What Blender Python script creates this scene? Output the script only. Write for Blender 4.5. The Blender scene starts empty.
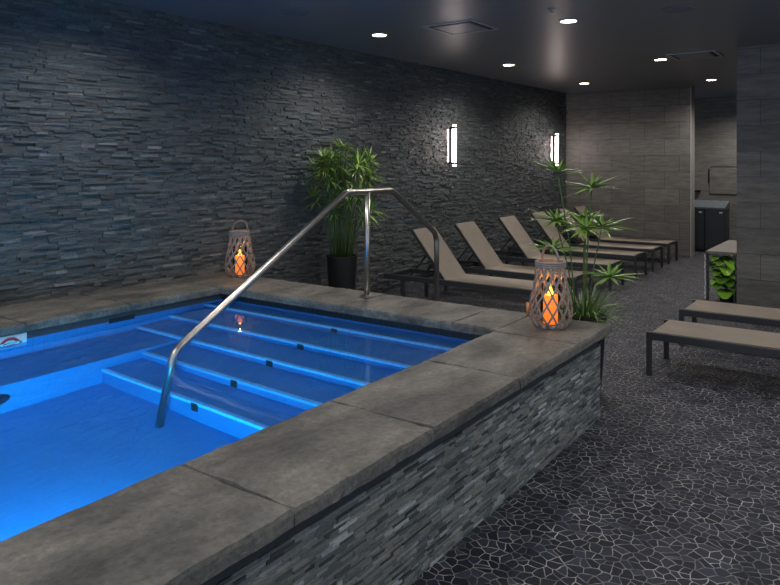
import bpy, bmesh, math, random
from mathutils import Vector, Matrix, noise
random.seed(7)
PI = math.pi
sc = bpy.context.scene
col = sc.collection

# ---------------------------------------------------------------- materials
def new_mat(name):
    m = bpy.data.materials.new(name); m.use_nodes = True
    nt = m.node_tree; b = nt.nodes['Principled BSDF']
    return m, nt, b
def N(nt, kind, **kw):
    n = nt.nodes.new(kind)
    for k, v in kw.items():
        if hasattr(n, k): setattr(n, k, v)
        else: n.inputs[k.replace('_', ' ')].default_value = v
    return n
def ramp(nt, fac, stops):
    r = nt.nodes.new('ShaderNodeValToRGB')
    e = r.color_ramp.elements
    while len(e) < len(stops): e.new(0.5)
    for i, (p, c) in enumerate(stops):
        e[i].position = p; e[i].color = (*c, 1)
    nt.links.new(fac, r.inputs[0])
    return r.outputs[0]
def bump(nt, b, h, strength=.3, dist=.01):
    n = nt.nodes.new('ShaderNodeBump'); n.inputs['Strength'].default_value = strength
    n.inputs['Distance'].default_value = dist
    nt.links.new(h, n.inputs['Height']); nt.links.new(n.outputs[0], b.inputs['Normal'])
def objco(nt): return nt.nodes.new('ShaderNodeTexCoord').outputs['Object']
def mix(nt, fac, a, c, mode='MIX'):
    m = nt.nodes.new('ShaderNodeMix'); m.data_type = 'RGBA'; m.blend_type = mode
    for s, v in ((m.inputs[0], fac), (m.inputs[6], a), (m.inputs[7], c)):
        if hasattr(v, 'is_linked'): nt.links.new(v, s)
        elif isinstance(v, (int, float)): s.default_value = v
        else: s.default_value = (*v, 1)
    return m.outputs[2]
def noisy(nt, scale, detail=6, rough=.6, vec=None):
    n = nt.nodes.new('ShaderNodeTexNoise'); n.inputs['Scale'].default_value = scale
    n.inputs['Detail'].default_value = detail; n.inputs['Roughness'].default_value = rough
    nt.links.new(vec if vec is not None else objco(nt), n.inputs['Vector'])
    return n.outputs['Fac']

def simple(name, c, rough=.5, metal=0, c2=None, nscale=30, spec=.5, bmp=0):
    m, nt, b = new_mat(name)
    f = noisy(nt, nscale)
    c2 = c2 or tuple(x * .8 for x in c)
    nt.links.new(ramp(nt, f, [(.3, c2), (.7, c)]), b.inputs['Base Color'])
    b.inputs['Roughness'].default_value = rough; b.inputs['Metallic'].default_value = metal
    b.inputs['Specular IOR Level'].default_value = spec
    if bmp: bump(nt, b, f, bmp, .004)
    return m
def emit(name, c, s, base=None):
    m, nt, b = new_mat(name)
    b.inputs['Base Color'].default_value = (*(base or c), 1)
    b.inputs['Emission Color'].default_value = (*c, 1); b.inputs['Emission Strength'].default_value = s
    return m

# split-face slate of the long wall
def stone_mat(name, stops, nscale, rough=.62, bs=.6, streak=(3, 3, 22)):
    m, nt, b = new_mat(name)
    at = nt.nodes.new('ShaderNodeAttribute'); at.attribute_name = 'tone'
    base = ramp(nt, at.outputs['Fac'], stops)
    mp = nt.nodes.new('ShaderNodeMapping'); mp.inputs['Scale'].default_value = streak
    nt.links.new(objco(nt), mp.inputs[0])
    f = noisy(nt, nscale, 10, .75, mp.outputs[0])
    v = ramp(nt, f, [(.28, (.42, .42, .42)), (.72, (1.5, 1.5, 1.5))])
    nt.links.new(mix(nt, 1.0, base, v, 'MULTIPLY'), b.inputs['Base Color'])
    b.inputs['Roughness'].default_value = rough
    bump(nt, b, f, bs, .02)
    return m
M_SLATE = stone_mat('slate ledger stone', [(0, (.060, .069, .075)), (.5, (.104, .117, .124)), (.85, (.145, .158, .160)), (1, (.24, .245, .245))], 7, bs=1.0)
M_MOSAIC = stone_mat('slate strip mosaic', [(0, (.02, .025, .026)), (.16, (.10, .113, .110)), (.45, (.165, .180, .172)), (.7, (.215, .215, .18)), (.88, (.28, .305, .305)), (1, (.40, .44, .44))], 12, rough=.5, bs=.3)

# blue-grey broken-stone mosaic floor
def floor_mat():
    m, nt, b = new_mat('broken dark stone floor')
    co = objco(nt)
    nz = nt.nodes.new('ShaderNodeTexNoise'); nz.inputs['Scale'].default_value = 9
    nt.links.new(co, nz.inputs['Vector'])
    wv = nt.nodes.new('ShaderNodeVectorMath'); wv.operation = 'MULTIPLY_ADD'
    nt.links.new(nz.outputs['Color'], wv.inputs[0]); wv.inputs[1].default_value = (.05, .05, 0); nt.links.new(co, wv.inputs[2])
    e = nt.nodes.new('ShaderNodeTexVoronoi'); e.feature = 'DISTANCE_TO_EDGE'; e.voronoi_dimensions = '2D'
    v = nt.nodes.new('ShaderNodeTexVoronoi'); v.feature = 'F1'; v.voronoi_dimensions = '2D'
    for n in (e, v):
        n.inputs['Scale'].default_value = 19.5; nt.links.new(wv.outputs[0], n.inputs['Vector'])
    sep = nt.nodes.new('ShaderNodeSeparateColor'); nt.links.new(v.outputs['Color'], sep.inputs[0])
    tile = ramp(nt, sep.outputs[0], [(0, (.009, .011, .018)), (.6, (.017, .020, .032)), (1, (.036, .040, .058))])
    g = ramp(nt, e.outputs['Distance'], [(.022, (1, 1, 1)), (.052, (0, 0, 0))])
    gn = ramp(nt, noisy(nt, 7, 5), [(.36, (.06, .06, .07)), (.50, (.24, .23, .23)), (.68, (.50, .48, .47))])
    nt.links.new(mix(nt, g, tile, gn), b.inputs['Base Color'])
    b.inputs['Roughness'].default_value = .6; b.inputs['Specular IOR Level'].default_value = .2
    bump(nt, b, ramp(nt, e.outputs['Distance'], [(.02, (0, 0, 0)), (.1, (1, 1, 1))]), .5, .004)
    return m
M_FLOOR = floor_mat()

# large running-bond wall tile
def tile_mat(name, c1, c2, grout, w=.66, h=.325):
    m, nt, b = new_mat(name)
    sx = nt.nodes.new('ShaderNodeSeparateXYZ'); nt.links.new(objco(nt), sx.inputs[0])
    cx = nt.nodes.new('ShaderNodeCombineXYZ'); nt.links.new(sx.outputs[0], cx.inputs[0]); nt.links.new(sx.outputs[2], cx.inputs[1])
    br = nt.nodes.new('ShaderNodeTexBrick'); nt.links.new(cx.outputs[0], br.inputs['Vector'])
    br.offset = .42; br.offset_frequency = 2
    for k, val in (('Scale', 1), ('Brick Width', w), ('Row Height', h), ('Mortar Size', .0035), ('Mortar Smooth', .1), ('Bias', 0)):
        br.inputs[k].default_value = val
    br.inputs['Color1'].default_value = (*c1, 1); br.inputs['Color2'].default_value = (*c2, 1); br.inputs['Mortar'].default_value = (*grout, 1)
    mp = nt.nodes.new('ShaderNodeMapping'); mp.inputs['Scale'].default_value = (1.5, 1.5, 9); nt.links.new(objco(nt), mp.inputs[0])
    f = noisy(nt, 2.2, 9, .7, mp.outputs[0])
    v = ramp(nt, f, [(.28, (.55, .55, .55)), (.72, (1.42, 1.42, 1.42))])
    nt.links.new(mix(nt, 1, br.outputs['Color'], v, 'MULTIPLY'), b.inputs['Base Color'])
    b.inputs['Roughness'].default_value = .45
    bump(nt, b, br.outputs['Fac'], -.4, .004)
    return m
M_TILE = tile_mat('large grey brown wall tile', (.122, .117, .109), (.165, .157, .146), (.045, .044, .042))
M_FARWALL = tile_mat('mottled concrete wall tile', (.16, .152, .14), (.18, .17, .155), (.12, .115, .11), 1.3, 1.1)

# bluestone coping
def coping_mat():
    m, nt, b = new_mat('cleft bluestone coping')
    co = objco(nt)
    mp = nt.nodes.new('ShaderNodeMapping'); mp.inputs['Scale'].default_value = (1.6, .8, 1); mp.inputs['Rotation'].default_value = (0, 0, .5)
    nt.links.new(co, mp.inputs[0])
    f = noisy(nt, 2.6, 10, .68, mp.outputs[0])
    c = ramp(nt, f, [(.30, (.038, .038, .037)), (.44, (.088, .085, .078)), (.58, (.155, .147, .130)), (.78, (.27, .25, .22))])
    f2 = noisy(nt, 38, 6, .7)
    v = ramp(nt, f2, [(.3, (.6, .6, .6)), (.7, (1.3, 1.3, 1.3))])
    nt.links.new(mix(nt, 1, c, v, 'MULTIPLY'), b.inputs['Base Color'])
    b.inputs['Roughness'].default_value = .55
    mm = nt.nodes.new('ShaderNodeMath'); mm.operation = 'ADD'; nt.links.new(f, mm.inputs[0]); nt.links.new(f2, mm.inputs[1])
    bump(nt, b, mm.outputs[0], .8, .016)
    return m
M_COPING = coping_mat()
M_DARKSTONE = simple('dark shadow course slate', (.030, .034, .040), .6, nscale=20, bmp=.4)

# pool finish: small square tiles
def pool_mat(name, c1, c2, grout, s):
    m, nt, b = new_mat(name)
    ax = []
    sx = nt.nodes.new('ShaderNodeSeparateXYZ'); nt.links.new(objco(nt), sx.inputs[0])
    mx = None
    for i in range(3):
        a = nt.nodes.new('ShaderNodeMath'); a.operation = 'MULTIPLY_ADD'; nt.links.new(sx.outputs[i], a.inputs[0]); a.inputs[1].default_value = 1 / s; a.inputs[2].default_value = .137
        p = nt.nodes.new('ShaderNodeMath'); p.operation = 'PINGPONG'; nt.links.new(a.outputs[0], p.inputs[0]); p.inputs[1].default_value = .85
        if mx is None: mx = p.outputs[0]
        else:
            q = nt.nodes.new('ShaderNodeMath'); q.operation = 'MINIMUM'; nt.links.new(mx, q.inputs[0]); nt.links.new(p.outputs[0], q.inputs[1]); mx = q.outputs[0]
    g = ramp(nt, mx, [(.03, (1, 1, 1)), (.07, (0, 0, 0))])
    t = ramp(nt, noisy(nt, 6, 5), [(.3, c1), (.7, c2)])
    nt.links.new(mix(nt, g, t, grout), b.inputs['Base Color'])
    b.inputs['Roughness'].default_value = .4
    return m
M_POOL = pool_mat('blue pool tile', (.04, .18, .42), (.052, .205, .47), (.04, .178, .41), .025)
M_NOSE = pool_mat('pale step edge tile', (.25, .55, .85), (.30, .60, .9), (.12, .35, .6), .045)
M_POOLTILE = pool_mat('pool wall tile', (.05, .17, .42), (.06, .19, .46), (.04, .13, .34), .05)
M_WATERLINE = pool_mat('dark waterline tile', (.012, .013, .016), (.02, .022, .026), (.05, .053, .057), .03)

def water_mat():
    m, nt, b = new_mat('still pool water')
    nt.nodes.remove(b)
    g = nt.nodes.new('ShaderNodeBsdfGlass'); g.inputs['IOR'].default_value = 1.333; g.inputs['Roughness'].default_value = 0.0
    g.inputs['Color'].default_value = (.86, .94, 1, 1)
    f = noisy(nt, 2.2, 2, .4)
    bp = nt.nodes.new('ShaderNodeBump'); bp.inputs['Strength'].default_value = .05; bp.inputs['Distance'].default_value = .05
    nt.links.new(f, bp.inputs['Height']); nt.links.new(bp.outputs[0], g.inputs['Normal'])
    nt.links.new(g.outputs[0], nt.nodes['Material Output'].inputs['Surface'])
    return m
M_WATER = water_mat()
M_STEEL = simple('brushed stainless steel', (.50, .485, .46), .30, 1.0, nscale=60)
M_ALU = simple('charcoal powder coated aluminium', (.040, .044, .050), .38, nscale=80)
def sling_mat():
    m, nt, b = new_mat('tan woven sling')
    w = nt.nodes.new('ShaderNodeTexWave'); w.inputs['Scale'].default_value = 60; w.inputs['Distortion'].default_value = .5
    nt.links.new(objco(nt), w.inputs['Vector'])
    f = noisy(nt, 4, 4)
    c = ramp(nt, f, [(.3, (.41, .355, .30)), (.7, (.48, .415, .35))])
    v = ramp(nt, w.outputs['Fac'], [(0, (.9, .9, .9)), (1, (1.08, 1.08, 1.08))])
    nt.links.new(mix(nt, 1, c, v, 'MULTIPLY'), b.inputs['Base Color']); b.inputs['Roughness'].default_value = .75
    return m
M_SLING = sling_mat()
M_BLACKPOT = simple('black ribbed planter', (.012, .013, .016), .45, nscale=12)
M_SOIL = simple('potting soil', (.03, .022, .016), .9, nscale=60, bmp=.8)
def leaf_mat(name, c1, c2):
    m, nt, b = new_mat(name)
    at = nt.nodes.new('ShaderNodeAttribute'); at.attribute_name = 'tone'
    nt.links.new(ramp(nt, at.outputs['Fac'], [(0, c1), (1, c2)]), b.inputs['Base Color'])
    b.inputs['Roughness'].default_value = .4
    b.inputs['Subsurface Weight'].default_value = 0
    return m
M_LEAF = leaf_mat('umbrella leaf green', (.07, .17, .025), (.24, .40, .07))
M_LEAFDARK = leaf_mat('dense cane leaf green', (.06, .14, .02), (.28, .43, .09))
M_GRASSY = leaf_mat('grass tuft green', (.06, .13, .03), (.22, .34, .10))
M_BROAD = leaf_mat('broad leaf green', (.07, .20, .015), (.20, .42, .03))
M_STEM = simple('green stem', (.07, .13, .03), .5)
M_WICKER = simple('weathered grey willow', (.27, .245, .23), .75, c2=(.17, .155, .148), nscale=35, bmp=.4)
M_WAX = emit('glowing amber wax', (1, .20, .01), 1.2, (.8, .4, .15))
M_VOTIVE = simple('amber wax', (.75, .36, .12), .5)
M_FLAME = emit('amber flame', (1, .42, .04), 9)
def thin_glass():
    m, nt, b = new_mat('thin clear glass'); nt.nodes.remove(b)
    t = nt.nodes.new('ShaderNodeBsdfTransparent'); t.inputs[0].default_value = (.86, .84, .82, 1)
    g = nt.nodes.new('ShaderNodeBsdfGlossy'); g.inputs['Roughness'].default_value = .05
    fr = nt.nodes.new('ShaderNodeFresnel'); fr.inputs[0].default_value = 1.45
    mx = nt.nodes.new('ShaderNodeMixShader'); nt.links.new(fr.outputs[0], mx.inputs[0]); nt.links.new(t.outputs[0], mx.inputs[1]); nt.links.new(g.outputs[0], mx.inputs[2])
    nt.links.new(mx.outputs[0], nt.nodes['Material Output'].inputs['Surface'])
    return m
M_GLASS = thin_glass()
M_LENS = emit('lit downlight lens', (1, .86, .66), 30)
M_TUBE = emit('lit sconce tube', (1, .84, .79), 24)
M_WALLGLOW = emit('added wall glow strip', (1, .78, .74), 5)  # emission of the added strip behind each sconce plate
M_TRIMW = simple('pale ceiling trim', (.42, .42, .43), .4)
M_DARKMETAL = simple('dark bronze metal', (.025, .022, .022), .4, .3)
M_CEIL = simple('dark satin ceiling paint', (.178, .187, .205), .36, nscale=1.2, c2=(.170, .178, .196), spec=.32)
M_VENTDARK = simple('vent gap black', (.008, .008, .01), .8)
M_SPEAKER = simple('dim blue grey speaker grille', (.13, .16, .24), .45)
M_BIN = simple('dark blue grey bin panel', (.045, .055, .068), .4)
M_BINTOP = simple('glossy grey bin top', (.12, .14, .16), .25, nscale=10)
M_WHITE = simple('white enamel', (.75, .75, .74), .35)
M_RED = simple('red print', (.45, .02, .04), .4)
M_INK = simple('black print', (.012, .012, .03), .5)
M_TABLETOP = simple('grey brown slatted top', (.17, .15, .13), .55, nscale=8)
M_PALETRIM = simple('pale metal edge strip', (.5, .49, .47), .35, .2)
M_OPENING = simple('black opening', (.006, .006, .008), .7)
M_PANEL = simple('grey wall panel', (.19, .185, .175), .4, nscale=5)

# ---------------------------------------------------------------- mesh helpers
def link(name, bm, mat, parent=None, smooth=False, bevel=0, mats=None):
    me = bpy.data.meshes.new(name)
    bmesh.ops.recalc_face_normals(bm, faces=bm.faces)
    if smooth:
        for f in bm.faces: f.smooth = True
    bm.to_mesh(me); bm.free()
    for m in (mats or [mat]): me.materials.append(m)
    o = bpy.data.objects.new(name, me); col.objects.link(o)
    if parent is not None: o.parent = parent
    if bevel:
        b = o.modifiers.new('Bevel', 'BEVEL'); b.width = bevel; b.segments = 2; b.limit_method = 'ANGLE'
    return o
def tag(o, label, cat, group=None, kind=None):
    o['label'] = label; o['category'] = cat
    if group: o['group'] = group
    if kind: o['kind'] = kind
    return o
def thing(name, loc, label, cat, group=None, rz=0):
    o = bpy.data.objects.new(name, None); col.objects.link(o)
    o.location = loc; o.rotation_euler = (0, 0, rz); o.empty_display_size = .1
    return tag(o, label, cat, group)
def struct(o): o['kind'] = 'structure'; return o
def box(bm, x0, x1, y0, y1, z0, z1, mi=0):
    vs = [bm.verts.new((x, y, z)) for z in (z0, z1) for y in (y0, y1) for x in (x0, x1)]
    for q in ((0, 2, 3, 1), (4, 5, 7, 6), (0, 1, 5, 4), (2, 6, 7, 3), (0, 4, 6, 2), (1, 3, 7, 5)):
        f = bm.faces.new([vs[i] for i in q]); f.material_index = mi
    return vs
def B(*a):
    bm = bmesh.new(); box(bm, *a); return bm
def bar(bm, p, q, w, h=None, up=(0, 0, 1)):
    """rectangular bar between two points"""
    h = h or w; p = Vector(p); q = Vector(q); d = (q - p).normalized()
    s = d.cross(Vector(up))
    if s.length < 1e-4: s = Vector((1, 0, 0))
    s.normalize(); u = s.cross(d)
    vs = [bm.verts.new(e + s * a * w / 2 + u * b * h / 2) for e in (p, q) for a, b in ((-1, -1), (1, -1), (1, 1), (-1, 1))]
    for f in ((0, 1, 2, 3), (7, 6, 5, 4), (0, 4, 5, 1), (1, 5, 6, 2), (2, 6, 7, 3), (3, 7, 4, 0)):
        bm.faces.new([vs[i] for i in f])
def tube(bm, pts, r, n=10, cap=True, r_end=None, flat=1.0):
    pts = [Vector(p) for p in pts]
    rings = []; prev = None
    for i, p in enumerate(pts):
        d = (pts[min(i + 1, len(pts) - 1)] - pts[max(i - 1, 0)]).normalized()
        if prev is None:
            ref = Vector((0, 0, 1)) if abs(d.z) < .9 else Vector((1, 0, 0))
            s = d.cross(ref).normalized()
        else:
            s = (prev - d * prev.dot(d)).normalized()
        prev = s; u = d.cross(s)
        rr = r if r_end is None else r + (r_end - r) * i / (len(pts) - 1)
        rings.append([bm.verts.new(p + (s * math.cos(2 * PI * k / n) + u * math.sin(2 * PI * k / n) * flat) * rr) for k in range(n)])
    for a, b in zip(rings, rings[1:]):
        for k in range(n): bm.faces.new((a[k], a[(k + 1) % n], b[(k + 1) % n], b[k]))
    if cap:
        bm.faces.new(rings[0][::-1]); bm.faces.new(rings[-1])
def lathe(bm, prof, n=32, c=(0, 0, 0), mi=0):
    c = Vector(c); rings = []
    for r, z in prof:
        rings.append([bm.verts.new(c + Vector((max(r, 1e-4) * math.cos(2 * PI * k / n), max(r, 1e-4) * math.sin(2 * PI * k / n), z))) for k in range(n)])
    for a, b in zip(rings, rings[1:]):
        for k in range(n):
            f = bm.faces.new((a[k], a[(k + 1) % n], b[(k + 1) % n], b[k])); f.material_index = mi
    if prof[0][0] > 1e-3: bm.faces.new(rings[0][::-1])
    if prof[-1][0] > 1e-3: bm.faces.new(rings[-1])
def fillet(pts, r, n=6):
    pts = [Vector(p) for p in pts]; out = [pts[0]]
    for a, b, c in zip(pts, pts[1:], pts[2:]):
        d1 = (a - b).normalized(); d2 = (c - b).normalized()
        ang = d1.angle(d2); t = min(r / math.tan(ang / 2), (a - b).length * .48, (c - b).length * .48)
        p, q = b + d1 * t, b + d2 * t
        for i in range(n + 1):
            k = i / n
            out.append((p * (1 - k) ** 2 + b * 2 * k * (1 - k) + q * k ** 2))
    out.append(pts[-1]); return out
def set_tone(o, vals):
    a = o.data.attributes.new('tone', 'FLOAT', 'FACE')
    for i, v in enumerate(vals): a.data[i].value = v
def ledger(name, L, z0, z1, hrange, lrange, prot, mat, seed, parent=None, thick=.05, spread=(2.2, 2.6)):
    """stacked strips of stone; local x = along, local y<0 = outwards; back at y=thick"""
    rnd = random.Random(seed); V = []; F = []; T = []
    def bx(x0, x1, a, c, d, t):
        j = lambda: rnd.uniform(-.15, .15) * prot
        b = len(V)
        V.extend([(x0, thick, a), (x1, thick, a), (x1, thick, c), (x0, thick, c),
                  (x0, -d + j(), a), (x1, -d + j(), a), (x1, -d + j(), c), (x0, -d + j(), c)])
        for q in ((4, 5, 6, 7), (0, 1, 5, 4), (3, 7, 6, 2), (0, 4, 7, 3), (1, 2, 6, 5)):
            F.append([b + i for i in q]); T.append(t)
    z = z0
    while z < z1 - 1e-4:
        h = rnd.uniform(*hrange)
        if z + h > z1 - hrange[0] * .6: h = z1 - z
        x = -rnd.uniform(0, lrange[1]) 
        while x < L:
            l = rnd.uniform(*lrange); a, c = max(x, 0), min(x + l, L)
            if c - a > .004:
                t = min(1, max(0, rnd.betavariate(*spread) + (rnd.random() < .04) * .35))
                bx(a + .0006, c - .0006, z, z + h - .0008, rnd.random() ** 1.4 * prot, t)
            x += l
        z += h
    b = len(V); V.extend([(0, thick, z0), (L, thick, z0), (L, thick, z1), (0, thick, z1)]); F.append([b, b + 1, b + 2, b + 3]); T.append(0)
    me = bpy.data.meshes.new(name); me.from_pydata(V, [], F); me.materials.append(mat)
    o = bpy.data.objects.new(name, me); col.objects.link(o)
    if parent: o.parent = parent
    set_tone(o, T)
    return o

# ---------------------------------------------------------------- setting
ZC = 3.28                         # ceiling
YB = 14.25                        # tiled end wall
o = struct(link('floor', B(-6.6, 3.2, -1.5, 17.6, -.6, -.55), M_FLOOR))
# floor slab with the pool cut out of it: four rectangles
o.data.clear_geometry()
bm = bmesh.new()
PX0, PX1, PY0, PY1 = -5.14, -2.18, -.55, 4.47     # pool basin walls
for r in ((-6.6, PX0 - .12, -1.5, 17.6), (PX1 + .12, 3.2, -1.5, 17.6), (PX0 - .12, PX1 + .12, PY1 + .12, 17.6), (PX0 - .12, PX1 + .12, -1.5, PY0 - .12)):
    box(bm, r[0], r[1], r[2], r[3], -.06, 0)
bm.to_mesh(o.data); bm.free()
struct(link('ceiling', B(-6.6, 3.2, -1.5, 17.6, ZC, ZC + .08), M_CEIL))
wl = ledger('wall_left', 15.2, 0, ZC, (.015, .030), (.05, .23), .024, M_SLATE, 3)
wl.rotation_euler = (0, 0, PI / 2); struct(wl)
# local x -> +Y, local y -> -X ; outward (local -y) -> +X
ang = -math.atan(.0242)
wl.rotation_euler = (0, 0, PI / 2 + ang)
def wall_x(y): return -5.83 + .0242 * (y - 3.0)
wl.location = (wall_x(-.9) - .03, -.9, 0)
bm = bmesh.new(); box(bm, wall_x(YB) - .6, -3.10, YB, YB + .28, 0, ZC)
struct(link('wall_back', bm, M_TILE))
struct(link('trim_1', B(-3.10, -3.085, YB - .004, YB + .284, 0, ZC), M_PALETRIM))
struct(link('wall_far', B(-6.6, 3.2, 17.1, 17.25, 0, ZC), M_FARWALL))
struct(link('wall_pillar', B(-1.59, .75, 9.87, 10.75, 0, ZC), M_TILE))
struct(link('wall_right', B(2.6, 2.72, 8.2, 17.1, 0, ZC), M_TILE))

# ---------------------------------------------------------------- pool
ZT, ZB, ZW = .64, .575, .518
pool = thing('swimming_pool', (-3.65, 2, 0), 'raised indoor pool with bluestone coping, mosaic sides and lit steps', 'pool')
def P(o):
    o.parent = pool; o.matrix_parent_inverse = pool.matrix_basis.inverted()
    return o
pool_inv = Matrix.Translation(-Vector(pool.location))
def pp(name, bm, mat, **k):
    bm.transform(pool_inv); o = link(name, bm, mat, **k); o.parent = pool; return o
FL = ZW - .98
bm = bmesh.new()
for r in ((PX0 - .12, PX0, PY0 - .12, PY1 + .12), (PX1, PX1 + .12, PY0 - .12, PY1 + .12)):
    box(bm, *r, FL - .1, ZB - .002)
for r in ((PX0, PX1, PY0 - .12, PY0), (PX0, PX1, PY1, PY1 + .12)):
    box(bm, *r, FL - .1, ZB - .002)
pp('basin_wall', bm, M_POOLTILE)
pp('basin_floor', B(PX0, PX1, PY0, PY1, FL - .1, FL), M_POOL)
# steps: nosing line at (Y, depth)
steps = [(4.26, .10), (3.87, .25), (3.55, .40), (3.22, .55), (2.89, .70)]
BX = -4.60                                      # bench edge
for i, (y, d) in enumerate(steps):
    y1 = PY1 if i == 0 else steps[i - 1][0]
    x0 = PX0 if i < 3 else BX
    so = pp('step', B(x0, PX1, y, y1, FL, ZW - d), M_POOL)
    bm = B(x0, PX1, y - .004, y + .030, ZW - d - .045, ZW - d + .003)
    bm.transform(pool_inv); ns = link('step_edge', bm, M_NOSE); ns.parent = so
    bm = B(-3.61, -3.55, y - .009, y - .0005, ZW - d - .135, ZW - d - .015)  # small dark rectangle on the front of each riser
    bm.transform(pool_inv); ns = link('dark_riser_patch', bm, M_WATERLINE); ns.parent = so
pp('bench', B(PX0, BX, PY0, steps[2][0], FL, ZW - .48), M_POOL)
# dark tile band at the waterline, a real tile layer on the four walls
bm = bmesh.new(); e = .006
box(bm, PX0, PX0 + e, PY0, PY1, ZW - .012, ZB - .002); box(bm, PX1 - e, PX1, PY0, PY1, ZW - .012, ZB - .002)
box(bm, PX0, PX1, PY0, PY0 + e, ZW - .012, ZB - .002); box(bm, PX0, PX1, PY1 - e, PY1, ZW - .012, ZB - .002)
pp('waterline_tile', bm, M_WATERLINE)
pp('skimmer_opening', B(PX0 + .001, PX0 + .012, 3.29, 3.52, ZW - .07, ZW + .02), M_OPENING)
bm = bmesh.new(); cc = [(BX + .004, 2.14, ZW - .72)]
lathe(bm, [(0, .012), (.07, .012), (.10, .006), (.105, 0)], 28)
bm.transform(Matrix.Translation(cc[0]) @ Matrix.Rotation(PI / 2, 4, 'Y')); pp('suction_cover', bm, M_INK)
# no-diving plaque, straddling the waterline
bm = bmesh.new(); box(bm, PX0 + .002, PX0 + .014, 2.36, 2.62, ZW - .09, ZB - .012)
pl = pp('depth_marker', bm, M_WHITE); pl['label'] = 'white tile plaque with a red ring'
bm = bmesh.new()
c = Vector((PX0 + .016, 2.50, ZW - .055))
arc = [c + Vector((0, .078 * math.cos(a), .078 * math.sin(a))) for a in [2 * PI * k / 32 for k in range(33)]]
tube(bm, arc, .010, 6, flat=.4); bar(bm, c + Vector((0, -.05, .05)), c + Vector((0, .05, -.05)), .012, .004)
bm.transform(pool_inv); rr = link('prohibition_ring', bm, M_RED); rr.parent = pl
bm = bmesh.new(); tube(bm, [c + Vector((.001, -.052, .0)), c + Vector((.001, 0, .045)), c + Vector((.001, .045, .02))], .009, 6, flat=.5)
bm.transform(pool_inv); rr = link('diver_mark', bm, M_INK); rr.parent = pl

# coping slabs with cleft edges
def slab(x0, x1, y0, y1, seed):
    bm = bmesh.new()
    nx = max(2, int((x1 - x0) / .035)); ny = max(2, int((y1 - y0) / .035)); nz = 3
    def pt(i, j, k):
        x = x0 + (x1 - x0) * i / nx; y = y0 + (y1 - y0) * j / ny; z = ZB + (ZT - ZB) * k / nz
        q = Vector((x * 9 + seed, y * 9, z * 14))
        nv = noise.noise_vector(q) * .007 + noise.noise_vector(q * 3) * .004
        dz = noise.noise(Vector((x * 4 + seed, y * 4, 0))) * .004 + noise.noise(Vector((x * 18, y * 18, seed))) * .0018
        ex = (1 if i == nx else -1 if i == 0 else 0); ey = (1 if j == ny else -1 if j == 0 else 0)
        if k == nz: z += dz
        if ex: x += nv.x - (.006 * ex if k == nz else 0)
        if ey: y += nv.y - (.006 * ey if k == nz else 0)
        if (ex or ey) and k == nz: z -= .004 + abs(nv.z) * .8
        return (x, y, z)
    cache = {}
    def v(i, j, k):
        if (i, j, k) not in cache: cache[(i, j, k)] = bm.verts.new(pt(i, j, k))
        return cache[(i, j, k)]
    for i in range(nx):
        for j in range(ny):
            for k in (0, nz): bm.faces.new((v(i, j, k), v(i + 1, j, k), v(i + 1, j + 1, k), v(i, j + 1, k)))
    for k in range(nz):
        for i in range(nx):
            for j in (0, ny): bm.faces.new((v(i, j, k), v(i + 1, j, k), v(i + 1, j, k + 1), v(i, j, k + 1)))
        for j in range(ny):
            for i in (0, nx): bm.faces.new((v(i, j, k), v(i, j + 1, k), v(i, j + 1, k + 1), v(i, j, k + 1)))
    return pp('coping_slab', bm, M_COPING, smooth=False)
g = .0018
ys = [-.65, .0, .86, 1.735, 2.625, 3.50, 4.365, 5.05]
XO, XI = -1.63, -2.237
for a, b in zip(ys, ys[1:]): slab(XI, XO, a + g, b - g, a * 7)
xs = [-5.12, -4.55, -3.655, -2.60, XI]
for a, b in zip(xs, xs[1:]): slab(a + g, b - g, 4.425, 5.05, b * 5)
ys = [-.65, .85, 1.72, 2.60, 3.46, 4.40, 5.05]
for a, b in zip(ys, ys[1:]): slab(-5.86, -5.105, a + g, b - g, a * 3 + 50)
# mosaic-clad outer walls: the two faces one can see
mo = ledger('mosaic_cladding', 5.5, 0, ZB - .058, (.011, .016), (.05, .13), .006, M_MOSAIC, 11, thick=.03, spread=(1.1, 1.5))
mo.location = (-1.668 - pool.location.x, -.6 - pool.location.y, 0); mo.rotation_euler = (0, 0, PI / 2); mo.parent = pool
# cladding faces +X: local -y -> +X
mo2 = ledger('mosaic_cladding', 3.5, 0, ZB - .058, (.011, .016), (.05, .13), .006, M_MOSAIC, 12, thick=.03, spread=(1.1, 1.5))
mo2.location = (-1.668 - pool.location.x - .004, 4.905 - pool.location.y, 0); mo2.rotation_euler = (0, 0, PI); mo2.parent = pool
bm = bmesh.new(); box(bm, PX1 + .125, -1.70, -.65, 4.86, 0, ZB - .003); box(bm, PX0 + .0, PX1 + .125, PY1 + .125, 4.86, 0, ZB - .003)
box(bm, -5.72, PX0 - .125, -.65, 4.86, 0, ZB - .003)
pp('surround_core', bm, M_DARKSTONE)
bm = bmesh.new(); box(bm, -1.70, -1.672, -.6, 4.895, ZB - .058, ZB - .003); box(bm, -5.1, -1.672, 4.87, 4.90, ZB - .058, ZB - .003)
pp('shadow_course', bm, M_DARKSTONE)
# water
bm = bmesh.new()
nx_, ny_ = 4, 6
vs = [[bm.verts.new((PX0 + (PX1 - PX0) * i / nx_, PY0 + (PY1 - PY0) * j / ny_, ZW)) for j in range(ny_ + 1)] for i in range(nx_ + 1)]
for i in range(nx_):
    for j in range(ny_): bm.faces.new((vs[i][j], vs[i + 1][j], vs[i + 1][j + 1], vs[i][j + 1]))
w = link('pool_water', bm, M_WATER)
tag(w, 'still clear water glowing blue inside the raised pool', 'water', kind='stuff')

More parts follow.
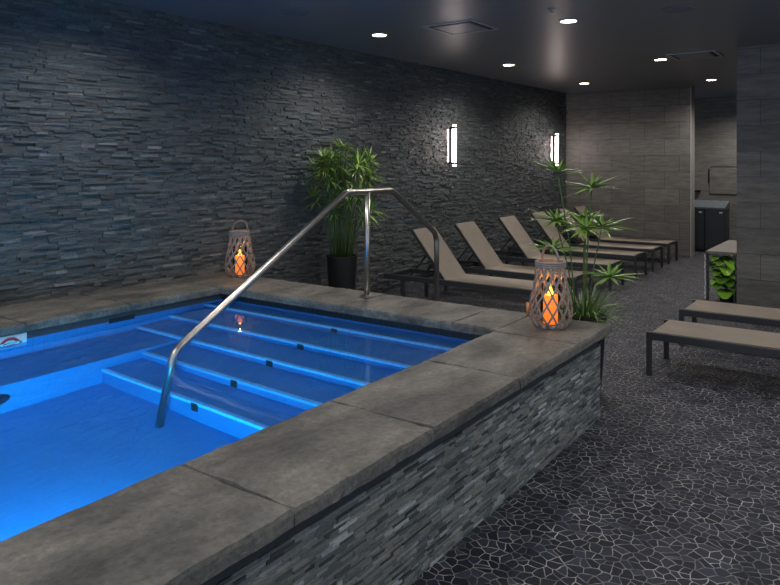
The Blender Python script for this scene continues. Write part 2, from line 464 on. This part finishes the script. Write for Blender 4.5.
# ---------------------------------------------------------------- handrail
HX = -3.68
hr = thing('handrail', (HX, 4.82, ZT), 'bent stainless steel handrail running from the coping down into the pool', 'handrail')
bm = bmesh.new()
path = fillet([(0, 2.70, FL), (0, 2.795, .60), (0, 4.53, 1.553), (0, 5.19, 1.553), (0, 5.96, 1.09), (0, 5.96, 0)], .16, 8)
tube(bm, [(p[0], p[1] - 4.82, p[2] - ZT) for p in path], .026, 16)
link('rail', bm, M_STEEL, hr, smooth=True)
bm = bmesh.new(); tube(bm, [(0, 0, 0), (0, 0, 1.553 - ZT)], .025, 16); link('post', bm, M_STEEL, hr, smooth=True)
bm = bmesh.new(); lathe(bm, [(.062, .004), (.062, .012), (.05, .02), (.03, .024)], 24); link('flange', bm, M_STEEL, hr, smooth=False)
bm = bmesh.new(); lathe(bm, [(.062, 0), (.062, .012), (.03, .022)], 24, (0, 1.14, -ZT)); link('flange', bm, M_STEEL, hr)

# ---------------------------------------------------------------- lanterns
def lantern(loc, label, rz, tilt):
    t = thing('lantern', loc, label, 'lantern', 'woven willow lanterns on the coping', rz)
    H = .46
    def R(z):
        k = z / H
        prof = [(0, .100), (.10, .135), (.22, .152), (.38, .145), (.6, .120), (.8, .104), (1, .100)]
        for (a, ra), (b, rb) in zip(prof, prof[1:]):
            if k <= b:
                s = (k - a) / (b - a); s = s * s * (3 - 2 * s) * .35 + s * .65
                return ra + (rb - ra) * s
        return prof[-1][1]
    bm = bmesh.new(); lathe(bm, [(.0, .0), (.104, .0), (.108, .010), (.100, .022), (.0, .024)], 32); link('base', bm, M_WICKER, t, smooth=True)
    bm = bmesh.new(); n = 12
    for s in (1, -1):
        for k in range(n):
            pts = []
            for i in range(19):
                z = .012 + (H - .02) * i / 18; a = 2 * PI * k / n + s * 1.75 * i / 18 + (.2 if s < 0 else 0)
                r = R(z) + s * .003
                pts.append((r * math.cos(a), r * math.sin(a), z))
            # flat willow strip
            rows = []
            for i, p in enumerate(pts):
                p = Vector(p); d = (Vector(pts[min(i + 1, 18)]) - Vector(pts[max(i - 1, 0)])).normalized()
                nrm = Vector((p.x, p.y, 0)).normalized(); u = d.cross(nrm).normalized()
                rows.append([bm.verts.new(p + u * a * .0068 + nrm * b * .0022) for a, b in ((-1, -1), (1, -1), (1, 1), (-1, 1))])
            for a, b in zip(rows, rows[1:]):
                for q in range(4): bm.faces.new((a[q], a[(q + 1) % 4], b[(q + 1) % 4], b[q]))
            bm.faces.new(rows[0][::-1]); bm.faces.new(rows[-1])
    link('lattice', bm, M_WICKER, t)
    bm = bmesh.new()
    for dz in (0, .014, .028):
        tube(bm, [(.101 * math.cos(a), .101 * math.sin(a), H - .028 + dz) for a in [2 * PI * k / 36 for k in range(37)]], .0085, 8)
    link('top_ring', bm, M_WICKER, t, smooth=True)
    bm = bmesh.new()
    hp = []
    for k in range(17):
        a = PI * k / 16
        hp.append((.078 * math.cos(a), tilt * math.sin(a) * .5, H + .0 + .115 * math.sin(a) ** .8))
    tube(bm, hp, .0085, 8); link('handle', bm, M_WICKER, t, smooth=True)
    bm = bmesh.new(); lathe(bm, [(.072, .026), (.072, .30)], 28)
    bm.faces.ensure_lookup_table()
    for f in [f for f in bm.faces if len(f.verts) > 4]: bm.faces.remove(f)
    link('glass_cylinder', bm, M_GLASS, t, smooth=True)
    return t
def candle(loc, label, r, h, group=None, name='candle'):
    t = thing(name, loc, label, 'candle', group)
    bm = bmesh.new(); lathe(bm, [(0, 0), (r, 0), (r * 1.02, h * .5), (r, h), (r * .8, h + .002), (r * .55, h - .012), (0, h - .014)], 24)
    link('wax', bm, M_WAX, t, smooth=True)
    bm = bmesh.new(); lathe(bm, [(0, 0), (.013, .008), (.019, .024), (.015, .044), (.006, .064), (0, .076)], 16, (0, 0, h - .014))
    link('flame', bm, M_FLAME, t, smooth=True)
    return t
L1 = (-5.40, 4.93, ZT); L2 = (-1.955, 4.70, ZT)
lantern(L1, 'grey woven lantern on the coping against the slate wall', 1.0, -.10)
lantern(L2, 'grey woven lantern on the near coping corner beside the umbrella plant', 2.75, .02)
candle((L1[0], L1[1], ZT + .026), 'lit amber candle inside the lantern against the slate wall', .045, .19, 'candles in the lanterns')
candle((L2[0], L2[1], ZT + .026), 'lit amber candle inside the lantern on the coping corner', .05, .20, 'candles in the lanterns')
t = thing('votive_candle', (-2.24, 4.965, ZT), 'small plain amber votive candle on the coping just left of the corner lantern', 'candle')
bm = bmesh.new(); lathe(bm, [(0, 0), (.018, 0), (.019, .05), (.018, .095), (.012, .094), (0, .088)], 20); link('wax', bm, M_VOTIVE, t, smooth=True)
bm = bmesh.new(); tube(bm, [(0, 0, .087), (.001, 0, .104)], .0018, 6); link('wick', bm, M_INK, t)
# ---------------------------------------------------------------- plants
def leaf(bm, tones, p, d, L, W, droop, rnd, seg=4):
    p = Vector(p); d = Vector(d).normalized()
    side = d.cross(Vector((0, 0, 1)))
    if side.length < .1: side = Vector((1, 0, 0))
    side.normalize()
    rows = []; q = p.copy(); dd = d.copy()
    for i in range(seg + 1):
        k = i / seg; w = W * (.35 + 1.3 * k * (1 - k) * 2) * (1 - k ** 3) / 1.0 + .0005
        up = side.cross(dd).normalized()
        rows.append((bm.verts.new(q - side * w), bm.verts.new(q - up * w * .35), bm.verts.new(q + side * w)))
        q = q + dd * (L / seg); dd = (dd + Vector((0, 0, -droop / seg))).normalized()
    t = rnd.random()
    for a, b in zip(rows, rows[1:]):
        for j in (0, 1): bm.faces.new((a[j], a[j + 1], b[j + 1], b[j])); tones.append(t)
def whorl(bm, tones, p, axis, n, L, W, elev, droop, rnd):
    for k in range(n):
        a = 2 * PI * k / n + rnd.uniform(-.15, .15); e = elev + rnd.uniform(-.18, .22)
        d = Vector((math.cos(a) * math.cos(e), math.sin(a) * math.cos(e), math.sin(e)))
        d = Vector((0, 0, 1)).rotation_difference(Vector(axis)) @ d
        leaf(bm, tones, p, d, L * rnd.uniform(.7, 1.1), W, droop * rnd.uniform(.6, 1.3), rnd)
def link_toned(name, bm, mat, parent, tones):
    o = link(name, bm, mat, parent); set_tone(o, tones); return o
def pot(t, r0, r1, h):
    bm = bmesh.new(); lathe(bm, [(0, 0), (r0, 0), (r0 + (r1 - r0) * .5, h * .5), (r1, h - .02), (r1 + .008, h - .02), (r1 + .008, h), (r1 - .02, h), (r1 - .025, h - .05), (0, h - .05)], 40)
    link('planter', bm, M_BLACKPOT, t, smooth=False)
    bm = bmesh.new(); lathe(bm, [(r1 - .028, h - .048), (r1 * .5, h - .032), (0, h - .028)], 24); link('soil', bm, M_SOIL, t)
# tall cane plant by the wall
t1 = thing('potted_cane_plant', (-5.32, 6.47, 0), 'tall bushy green plant in a black pot against the slate wall', 'plant')
pot(t1, .145, .182, .70)
rnd = random.Random(5)
for i in range(34):
    a = rnd.uniform(0, 2 * PI); q = math.sqrt(rnd.random())
    b = Vector((q * .13 * math.cos(a), q * .13 * math.sin(a), .66))
    zt = rnd.uniform(1.30, 1.98) - .12 * q
    tp = Vector((q * .36 * math.cos(a) + .02, q * .40 * math.sin(a), zt))
    tp.x = max(tp.x, -.27)
    mid = b.lerp(tp, .6); mid.x = b.x * 1.3 + .2 * (tp.x - b.x); mid.y = b.y * 1.3 + .2 * (tp.y - b.y)
    pts = [b, b.lerp(mid, .5), mid, mid.lerp(tp, .6), tp]
    bm = bmesh.new(); tube(bm, pts, .007, 6, r_end=.004)
    s = link('stem', bm, M_STEM, t1, smooth=True)
    bm = bmesh.new(); tn = []
    ax = Vector((tp.x * 1.3 + .15, tp.y * 1.3, .55)).normalized()
    whorl(bm, tn, tp, ax, 19, .23, .010, .55, .55, rnd)
    whorl(bm, tn, tp - (tp - mid).normalized() * .08, ax, 13, .22, .010, .2, .8, rnd)
    for v_ in bm.verts: v_.co.x = max(v_.co.x, -.415 + .02 * abs(math.sin(v_.co.z * 40)))
    link_toned('leaf_whorl', bm, M_LEAFDARK, s, tn)
# umbrella plant behind the coping corner
t2 = thing('potted_umbrella_plant', (-1.95, 5.33, 0), 'umbrella plant in a tall black pot behind the coping corner', 'plant')
pot(t2, .135, .178, .62)
Rv = Vector((.814, .581, 0)); Fv = Vector((-.581, .814, 0))
heads = [(-.20, .0, 1.735, .20), (.085, .05, 1.605, .20), (-.19, .10, 1.345, .18), (.01, -.05, 1.30, .17), (.155, .02, 1.30, .19), (-.25, -.08, 1.14, .17), (.19, -.06, .92, .18), (.05, .12, 1.36, .14)]
for lat, dep, z, L in heads:
    tp = Rv * lat + Fv * dep + Vector((0, 0, z)); b = Rv * lat * .25 + Fv * dep * .3 + Vector((0, 0, .57))
    mid = b.lerp(tp, .5) + Rv * lat * -.12
    bm = bmesh.new(); tube(bm, [b, b.lerp(mid, .5), mid, mid.lerp(tp, .55), tp], .0065, 8, r_end=.0045)
    s = link('stem', bm, M_STEM, t2, smooth=True)
    bm = bmesh.new(); tn = []
    ax = (rnd.uniform(-.2, .2), rnd.uniform(-.35, 0), 1)
    whorl(bm, tn, tp, ax, 22, L * 1.42, .0155, .16, .24, rnd)
    whorl(bm, tn, tp, ax, 7, L * .9, .012, .7, .5, rnd)
    link_toned('leaf_whorl', bm, M_LEAF, s, tn)
bm = bmesh.new(); tn = []
for i in range(230):
    a = rnd.uniform(0, 2 * PI); rr = math.sqrt(rnd.random()) * .13
    p = Vector((rr * math.cos(a), rr * math.sin(a), .57)); e = rnd.uniform(.55, 1.35)
    d = Vector((math.cos(a) * math.cos(e), math.sin(a) * math.cos(e), math.sin(e)))
    leaf(bm, tn, p, d, rnd.uniform(.20, .36), .0055, rnd.uniform(.7, 1.9), rnd, 6)
for a, L, dr in ((.62, .46, 2.2), (.45, .40, 2.6), (.9, .42, 2.4), (-1.0, .42, 2.3)):
    leaf(bm, tn, (.03, .03, .58), (math.cos(a) * .6, math.sin(a) * .6, .75), L, .010, dr, rnd, 8)
g_ = link_toned('grass_tuft', bm, M_GRASSY, t2, tn); g_['kind'] = 'stuff'

# ---------------------------------------------------------------- loungers
def lounger():
    """local: x=0 foot end .. 2.2 head end, y 0..W"""
    Wd, L, HZ, hin = .61, 2.18, .36, 1.29
    t = thing('chaise_lounger', (0, 0, 0), '', 'lounger')
    for y in (0, Wd - .04):
        link('side_rail', B(0, L, y, y + .04, HZ - .062, HZ), M_ALU, t, bevel=.004)
    link('end_rail', B(.0405, .085, .0405, Wd - .0405, HZ - .055, HZ - .001), M_ALU, t, bevel=.004)
    link('end_rail', B(L - .045, L - .002, .0405, Wd - .0405, HZ - .055, HZ - .001), M_ALU, t, bevel=.004)
    link('cross_bar', B(hin + .02, hin + .05, .0405, Wd - .0405, HZ - .055, HZ - .022), M_ALU, t)
    link('cross_bar', B(1.76, 1.79, .0405, Wd - .0405, HZ - .055, HZ - .025), M_ALU, t)
    for x in (.0, L - .30):
        for y in (.0, Wd - .04):
            link('leg', B(x, x + .042, y + .0005, y + .0395, 0, HZ - .062), M_ALU, t, bevel=.003)
    # seat sling with a shallow sag
    bm = bmesh.new(); n = 8; rows = []
    for i in range(n + 1):
        x = .05 + (hin - .05) * i / n
        rows.append([bm.verts.new((x, y, HZ + .004 - .010 * math.sin(PI * i / n) * (1 - (2 * j / 6 - 1) ** 2))) for j, y in enumerate([.028 + (Wd - .056) * k / 6 for k in range(7)])])
    for a, b in zip(rows, rows[1:]):
        for j in range(6): bm.faces.new((a[j], b[j], b[j + 1], a[j + 1]))
    bmesh.ops.solidify(bm, geom=bm.faces[:], thickness=.008)
    link('seat', bm, M_SLING, t, smooth=False)
    # raised back
    h0 = Vector((hin, 0, HZ - .005)); top = Vector((hin + .475, 0, HZ + .585))
    d = (top - h0).normalized(); nv = Vector((-d.z, 0, d.x))
    bm = bmesh.new(); rows = []
    Lb = (top - h0).length
    for i in range(7):
        p = h0 + d * Lb * i / 6
        rows.append([bm.verts.new(p + Vector((0, y, 0)) + nv * (.012 - .008 * math.sin(PI * i / 6) * (1 - (2 * j / 4 - 1) ** 2))) for j, y in enumerate([.045 + (Wd - .09) * k / 4 for k in range(5)])])
    for a, b in zip(rows, rows[1:]):
        for j in range(4): bm.faces.new((a[j], b[j], b[j + 1], a[j + 1]))
    bmesh.ops.solidify(bm, geom=bm.faces[:], thickness=.008)
    bk = link('backrest', bm, M_SLING, t)
    bm = bmesh.new()
    for y in (.055, Wd - .055):
        bar(bm, h0 + Vector((0, y, 0)) - nv * .014, top + Vector((0, y, 0)) - nv * .014, .03, .03)
    bar(bm, top + Vector((0, .07, 0)) - d * .02 - nv * .014, top + Vector((0, Wd - .07, 0)) - d * .02 - nv * .014, .028, .028)
    link('backrest_frame', bm, M_ALU, bk)
    bm = bmesh.new()
    for y in (.12, Wd - .12):
        m_ = h0 + d * Lb * .55 + Vector((0, y, 0)) - nv * .02
        bar(bm, m_, (1.86, y, HZ - .04), .018)
    bar(bm, (1.86, .12, HZ - .04), (1.86, Wd - .12, HZ - .04), .018)
    link('prop_strut', bm, M_ALU, t)
    return t
def copy_tree(o, parent=None):
    c = o.copy(); col.objects.link(c)
    if parent is not None: c.parent = parent
    for ch in list(o.children): copy_tree(ch, c)
    return c
proto = lounger()
rows_ = [(7.38, 'tan sling lounger seen through the handrail, nearest the tall plant'),
         (8.46, 'tan sling lounger second from the tall plant, right of the handrail'),
         (9.81, 'tan sling lounger third from the tall plant, its foot behind the umbrella plant'),
         (11.02, 'tan sling lounger fourth from the tall plant and third from the tiled end wall'),
         (12.0, 'tan sling lounger second from the tiled end wall'),
         (13.02, 'tan sling lounger closest to the tiled end wall')]
for i, (y, lab) in enumerate(rows_):
    o = proto if i == 0 else copy_tree(proto)
    o.location = (-3.18, y + .61, 0); o.rotation_euler = (0, 0, PI)
    tag(o, lab, 'lounger', 'loungers in the row along the slate wall')
for y, lab in ((6.13, 'tan sling lounger at the right edge, the nearer of the pair'), (7.27, 'tan sling lounger at the right edge, the farther of the pair by the pillar')):
    o = copy_tree(proto); o.location = (-1.69, y, 0); o.rotation_euler = (0, 0, 0)
    tag(o, lab, 'lounger', 'pair of loungers on the right')

# ---------------------------------------------------------------- sconces
def sconce(y, label):
    x = wall_x(y)
    t = thing('wall_sconce', (x, y, 2.075), label, 'wall light', 'tube sconces on the slate wall')
    link('back_plate', B(.020, .064, -.045, .045, -.29, .29), M_DARKMETAL, t, bevel=.004)
    link('wall_glow_strip', B(-.03, .0195, -.010, .010, -.26, .26), M_WALLGLOW, t)  # added glowing strip, stands in for the bright wall beside the plate
    bm = bmesh.new(); tube(bm, [(.098, 0, -.265), (.098, 0, .265)], .027, 20); link('tube', bm, M_TUBE, t, smooth=True)
    for s in (1, -1):
        bm = bmesh.new(); tube(bm, [(.098, 0, s * .265), (.098, 0, s * .303)], .037, 20); box(bm, .05, .10, -.03, .03, min(s * .27, s * .288), max(s * .27, s * .288))
        link('end_collar', bm, M_DARKMETAL, t)
        bm = bmesh.new(); tube(bm, [(.098, 0, s * .3035), (.098, 0, s * .32)], .03, 20); link('end_lens', bm, M_TUBE, t)
    return t
sconce(9.56, 'lit tube sconce on the slate wall above the second lounger')
sconce(13.5, 'lit tube sconce on the slate wall beside the tiled end wall')

# ---------------------------------------------------------------- ceiling fittings
def downlight(x, y, label):
    t = thing('ceiling_downlight', (x, y, ZC), label, 'downlight', 'lit downlights in the ceiling')
    bm = bmesh.new(); lathe(bm, [(.078, -.001), (.105, -.001), (.105, -.008), (.080, -.012), (.078, -.001)], 32); link('trim_ring', bm, M_TRIMW, t)
    bm = bmesh.new(); lathe(bm, [(.0, -.004), (.0775, -.004), (.0775, -.009), (0, -.011)], 32); link('lens', bm, M_LENS, t)
DL = [(-4.78, 6.49, 'lit round ceiling downlight above the tall potted plant'),
      (-4.66, 9.60, 'lit round ceiling downlight above the first sconce, close to the slate wall'),
      (-4.60, 12.64, 'lit round ceiling downlight nearest the corner of slate wall and tiled wall'),
      (-2.71, 6.99, 'largest lit round ceiling downlight, right of the near air vent'),
      (-2.65, 10.35, 'lit round ceiling downlight just left of the far air vent'),
      (-2.57, 13.41, 'lit round ceiling downlight in front of the passage by the pillar')]
for x, y, lab in DL: downlight(x, y, lab)
for x, y, lab in ((-4.76, 5.06, 'unlit round speaker in the ceiling near the slate wall'), (-1.65, 7.09, 'unlit round speaker in the ceiling in front of the pillar')):
    t = thing('ceiling_speaker', (x, y, ZC), lab, 'speaker', 'round speakers in the ceiling')
    bm = bmesh.new(); lathe(bm, [(.13, -.001), (.16, -.001), (.16, -.006), (.13, -.010), (.13, -.001)], 36); link('rim', bm, M_CEIL, t)
    bm = bmesh.new(); lathe(bm, [(0, -.003), (.129, -.003), (.129, -.008), (0, -.010)], 36); link('grille', bm, M_SPEAKER, t)
def vent(x, y, s, label):
    t = thing('air_vent', (x, y, ZC), label, 'air vent', 'square vents in the ceiling')
    h = s / 2
    bm = bmesh.new(); w_ = .035
    box(bm, -h, h, -h, -h + w_, -.012, -.001); box(bm, -h, h, h - w_, h, -.012, -.001)
    box(bm, -h, -h + w_, -h + w_, h - w_, -.012, -.001); box(bm, h - w_, h, -h + w_, h - w_, -.012, -.001)
    link('frame', bm, M_TRIMW, t)
    link('recess', B(-h + w_, h - w_, -h + w_, h - w_, -.004, -.001), M_VENTDARK, t)
    k = h - w_ - .05
    link('center_plate', B(-k, k, -k, k, -.016, -.006), M_CEIL, t)
vent(-3.80, 6.66, .62, 'square ceiling air vent above the handrail')
vent(-2.17, 10.25, .62, 'square ceiling air vent beside the pillar')
t = thing('sprinkler_head', (-2.64, 6.38, ZC), 'small chrome sprinkler head in the ceiling beside the largest downlight', 'sprinkler')
bm = bmesh.new(); lathe(bm, [(0, -.001), (.04, -.001), (.036, -.010), (.012, -.012), (.010, -.03), (.02, -.034), (.02, -.038), (0, -.04)], 20); link('deflector', bm, M_STEEL, t)

# ---------------------------------------------------------------- console, plant, bins
t = thing('console_table', (-1.62, 9.90, 0), 'dark framed console table with grey top beside the pillar', 'table')
link('top', B(-.34, .02, -.02, 1.55, .615, .65), M_TABLETOP, t, bevel=.004)
for x in (-.325, -.01):
    for y in (.0, 1.50):
        link('leg', B(x - .012, x + .018, y, y + .03, 0, .615), M_ALU, t)
bm = bmesh.new()
for k in range(11):
    bar(bm, (-.31 + .028 * k, 1.515, .33), (-.31 + .028 * k, 1.515, .60), .005)
for k in range(10): bar(bm, (-.32, 1.515, .33 + .03 * k), (-.01, 1.515, .33 + .03 * k), .005)
link('wire_panel', bm, M_STEEL, t)
bm = bmesh.new(); r2 = random.Random(9)
for k in range(30):
    z = .03 + .019 * k
    bmesh.ops.create_icosphere(bm, subdivisions=1, radius=r2.uniform(.006, .011), matrix=Matrix.Translation((-.352 + r2.uniform(-.006, .006), -.002, z)))
bmesh.ops.create_icosphere(bm, subdivisions=1, radius=.004, matrix=Matrix.Translation((-.352, -.002, .60)))
tube(bm, [(-.352, -.002, .615), (-.352, -.002, .02)], .002, 5)
link('bead_string', bm, M_WHITE, t)
t = thing('leafy_plant', (-1.735, 10.0, 0), 'bright green broad leaved plant under the console table', 'plant')
bm = bmesh.new(); lathe(bm, [(0, 0), (.075, 0), (.095, .14), (.08, .14), (0, .12)], 24); link('planter', bm, M_BLACKPOT, t)
def broad(bm, tn, p, d, L, W, rnd, droop):
    p = Vector(p); d = Vector(d).normalized(); side = d.cross(Vector((0, 0, 1))).normalized(); rows = []; q = p.copy(); dd = d.copy()
    for i in range(7):
        k = i / 6; w = W * math.sin(PI * (k * .86 + .07)) ** .8; up = side.cross(dd).normalized()
        rows.append([bm.verts.new(q - side * w + up * w * .25), bm.verts.new(q), bm.verts.new(q + side * w + up * w * .25)])
        q = q + dd * L / 6; dd = (dd + Vector((0, 0, -droop / 6))).normalized()
    tt = rnd.random()
    for a, b in zip(rows, rows[1:]):
        for j in (0, 1): bm.faces.new((a[j], b[j], b[j + 1], a[j + 1])); tn.append(tt)
r3 = random.Random(4)
for k in range(34):
    a = 2.4 * k; z = .12 + .40 * (k / 33) + r3.uniform(-.02, .03)
    d = Vector((math.cos(a), math.sin(a) * .9 - .25, r3.uniform(.1, .8)))
    bm = bmesh.new(); tn = []
    broad(bm, tn, (.02 * math.cos(a), .02 * math.sin(a), z), d, r3.uniform(.19, .28), r3.uniform(.07, .10), r3, r3.uniform(.8, 1.6))
    for v_ in bm.verts: v_.co.x = min(max(v_.co.x, -.19), .125 - .01 * math.cos(v_.co.z * 50)); v_.co.z = min(v_.co.z, .595 - .02 * abs(v_.co.x))
    link_toned('leaf', bm, M_BROAD, t, tn)
bm = bmesh.new(); tube(bm, [(0, 0, .12), (.01, 0, .3), (0, .01, .52)], .010, 8); link('stem', bm, M_STEM, t)
t = thing('tea_light', (-1.74, 11.32, .65), 'small pale tea light on the console table by the pillar', 'candle')
bm = bmesh.new(); lathe(bm, [(0, 0), (.03, 0), (.034, .022), (.03, .024), (0, .016)], 20); link('cup', bm, M_WHITE, t)
bm = bmesh.new(); lathe(bm, [(0, .016), (.008, .024), (.009, .032), (0, .046)], 12); link('flame', bm, M_FLAME, t)

def bin_unit(x, y, rz, w, label, handle):
    t = thing('waste_bin', (x, y, 0), label, 'bin', 'bins by the far wall', rz)
    d = .50
    link('body', B(0, w, 0, d, .03, .86), M_BIN, t, bevel=.006)
    link('plinth', B(.02, w - .02, .02, d - .02, 0, .03), M_OPENING, t)
    bm = bmesh.new()
    vs = [bm.verts.new(p) for p in ((-.005, -.015, .862), (w + .005, -.015, .862), (w + .005, d, .862), (-.005, d, .862), (-.005, -.015, .90), (w + .005, -.015, .90), (w + .005, d, 1.02), (-.005, d, 1.02))]
    for q in ((0, 3, 2, 1), (4, 5, 6, 7), (0, 1, 5, 4), (2, 3, 7, 6), (0, 4, 7, 3), (1, 2, 6, 5)): bm.faces.new([vs[i] for i in q])
    link('sloped_lid', bm, M_BINTOP, t)
    link('door', B(.02, w - .02, -.012, -.0005, .06, .83), M_BIN, t, bevel=.003)
    link('badge', B(w - .10, w - .04, -.017, -.0125, .785, .815), M_WHITE, t)
    if handle: link('latch', B(.12, .24, -.022, -.0125, .55, .59), M_STEEL, t)
bin_unit(-3.52, 15.30, .0, .455, 'dark bin with a latch on its door, half hidden by the tiled wall end', True)
bin_unit(-3.055, 15.30, .0, .375, 'dark plain doored bin on the right of the pair', False)

# fittings on the far wall
t = thing('wall_panel', (-3.31, 17.1, 1.1), 'grey rounded panel on the far wall above the bins', 'panel')
bm = bmesh.new(); box(bm, 0, 1.3, -.03, -.001, 0, .60); link('board', bm, M_FARWALL, t, bevel=.02)
bm = bmesh.new(); bar(bm, (-.012, -.016, .25), (-.012, -.016, .56), .02); bar(bm, (.03, -.016, .612), (1.3, -.016, .612), .02); bar(bm, (-.012, -.016, .55), (.04, -.016, .612), .02)
link('edge_strip', bm, M_DARKMETAL, t)
t = thing('wall_dispenser', (-3.575, 17.1, 1.18), 'small grey dispenser on the far wall left of the rounded panel', 'dispenser')
link('body', B(-.05, .07, -.08, -.001, 0, .22), M_PANEL, t, bevel=.01)
link('tray', B(-.06, .08, -.10, -.001, -.04, -.002), M_DARKMETAL, t)

# ---------------------------------------------------------------- lights
def spot(x, y, z, e, c, size=2.2, blend=.6, r=.06):
    l = bpy.data.lights.new('downlight_lamp', 'SPOT'); l.energy = e; l.color = c; l.spot_size = size; l.spot_blend = blend; l.shadow_soft_size = r
    o = bpy.data.objects.new('downlight_lamp', l); o.location = (x, y, z); col.objects.link(o); return o
WARM = (1, .94, .87)
for x, y, _ in DL: spot(x, y, ZC - .02, 115, WARM, 2.65, .7)
for x, y in ((-4.85, 3.3), (-2.8, 3.6), (-2.85, .4), (-4.9, .3), (-.7, 3.7), (-.7, 7.2), (-.7, .5), (.9, 5.2)):
    spot(x, y, ZC - .02, 95, (1, .95, .88), 2.6, .7)
spot(-2.35, 15.75, ZC - .02, 170, WARM, 2.7, .7)
def area(name, loc, rot, sx, sy, e, c, spread=PI):
    l = bpy.data.lights.new(name, 'AREA'); l.shape = 'RECTANGLE'; l.size = sx; l.size_y = sy; l.energy = e; l.color = c; l.spread = spread
    o = bpy.data.objects.new(name, l); o.location = loc; o.rotation_euler = rot; col.objects.link(o); return o
BLUE = (.0, .60, 1.0)
area('pool_lamp', (-3.55, PY0 + .03, ZW - .80), (PI / 2, 0, PI), .16, .16, 500, BLUE)
area('pool_lamp', (PX1 - .03, 1.3, ZW - .70), (PI / 2, 0, PI / 2), .2, .2, 150, BLUE)

for (x, y, z), h in ((L1, .19), (L2, .20)):
    l = bpy.data.lights.new('candle_light', 'POINT'); l.energy = 1.2; l.color = (1, .36, .06); l.shadow_soft_size = .012
    o = bpy.data.objects.new('candle_light', l); o.location = (x, y, z + .026 + h + .085); col.objects.link(o)
w = bpy.data.worlds.new('World'); sc.world = w; w.use_nodes = True
w.node_tree.nodes['Background'].inputs[0].default_value = (.70, .81, 1, 1)
w.node_tree.nodes['Background'].inputs[1].default_value = .85

# ---------------------------------------------------------------- camera
cam = bpy.data.cameras.new('camera'); co = bpy.data.objects.new('camera', cam); col.objects.link(co)
co.location = (0, 0, 1.8); co.rotation_euler = (PI / 2, 0, math.radians(35.5))
cam.sensor_width = 36; cam.lens = 700 / 780 * 36; cam.shift_y = -(292.5 - 163) / 780
cam.clip_start = .05
sc.camera = co
sc.view_settings.view_transform = 'Standard'; sc.view_settings.look = 'None'; sc.view_settings.gamma = 1
sc.view_settings.exposure = 0
sc.cycles.use_denoising = True
sc.cycles.max_bounces = 10; sc.cycles.transmission_bounces = 8; sc.cycles.transparent_max_bounces = 12
sc.cycles.sample_clamp_indirect = 4
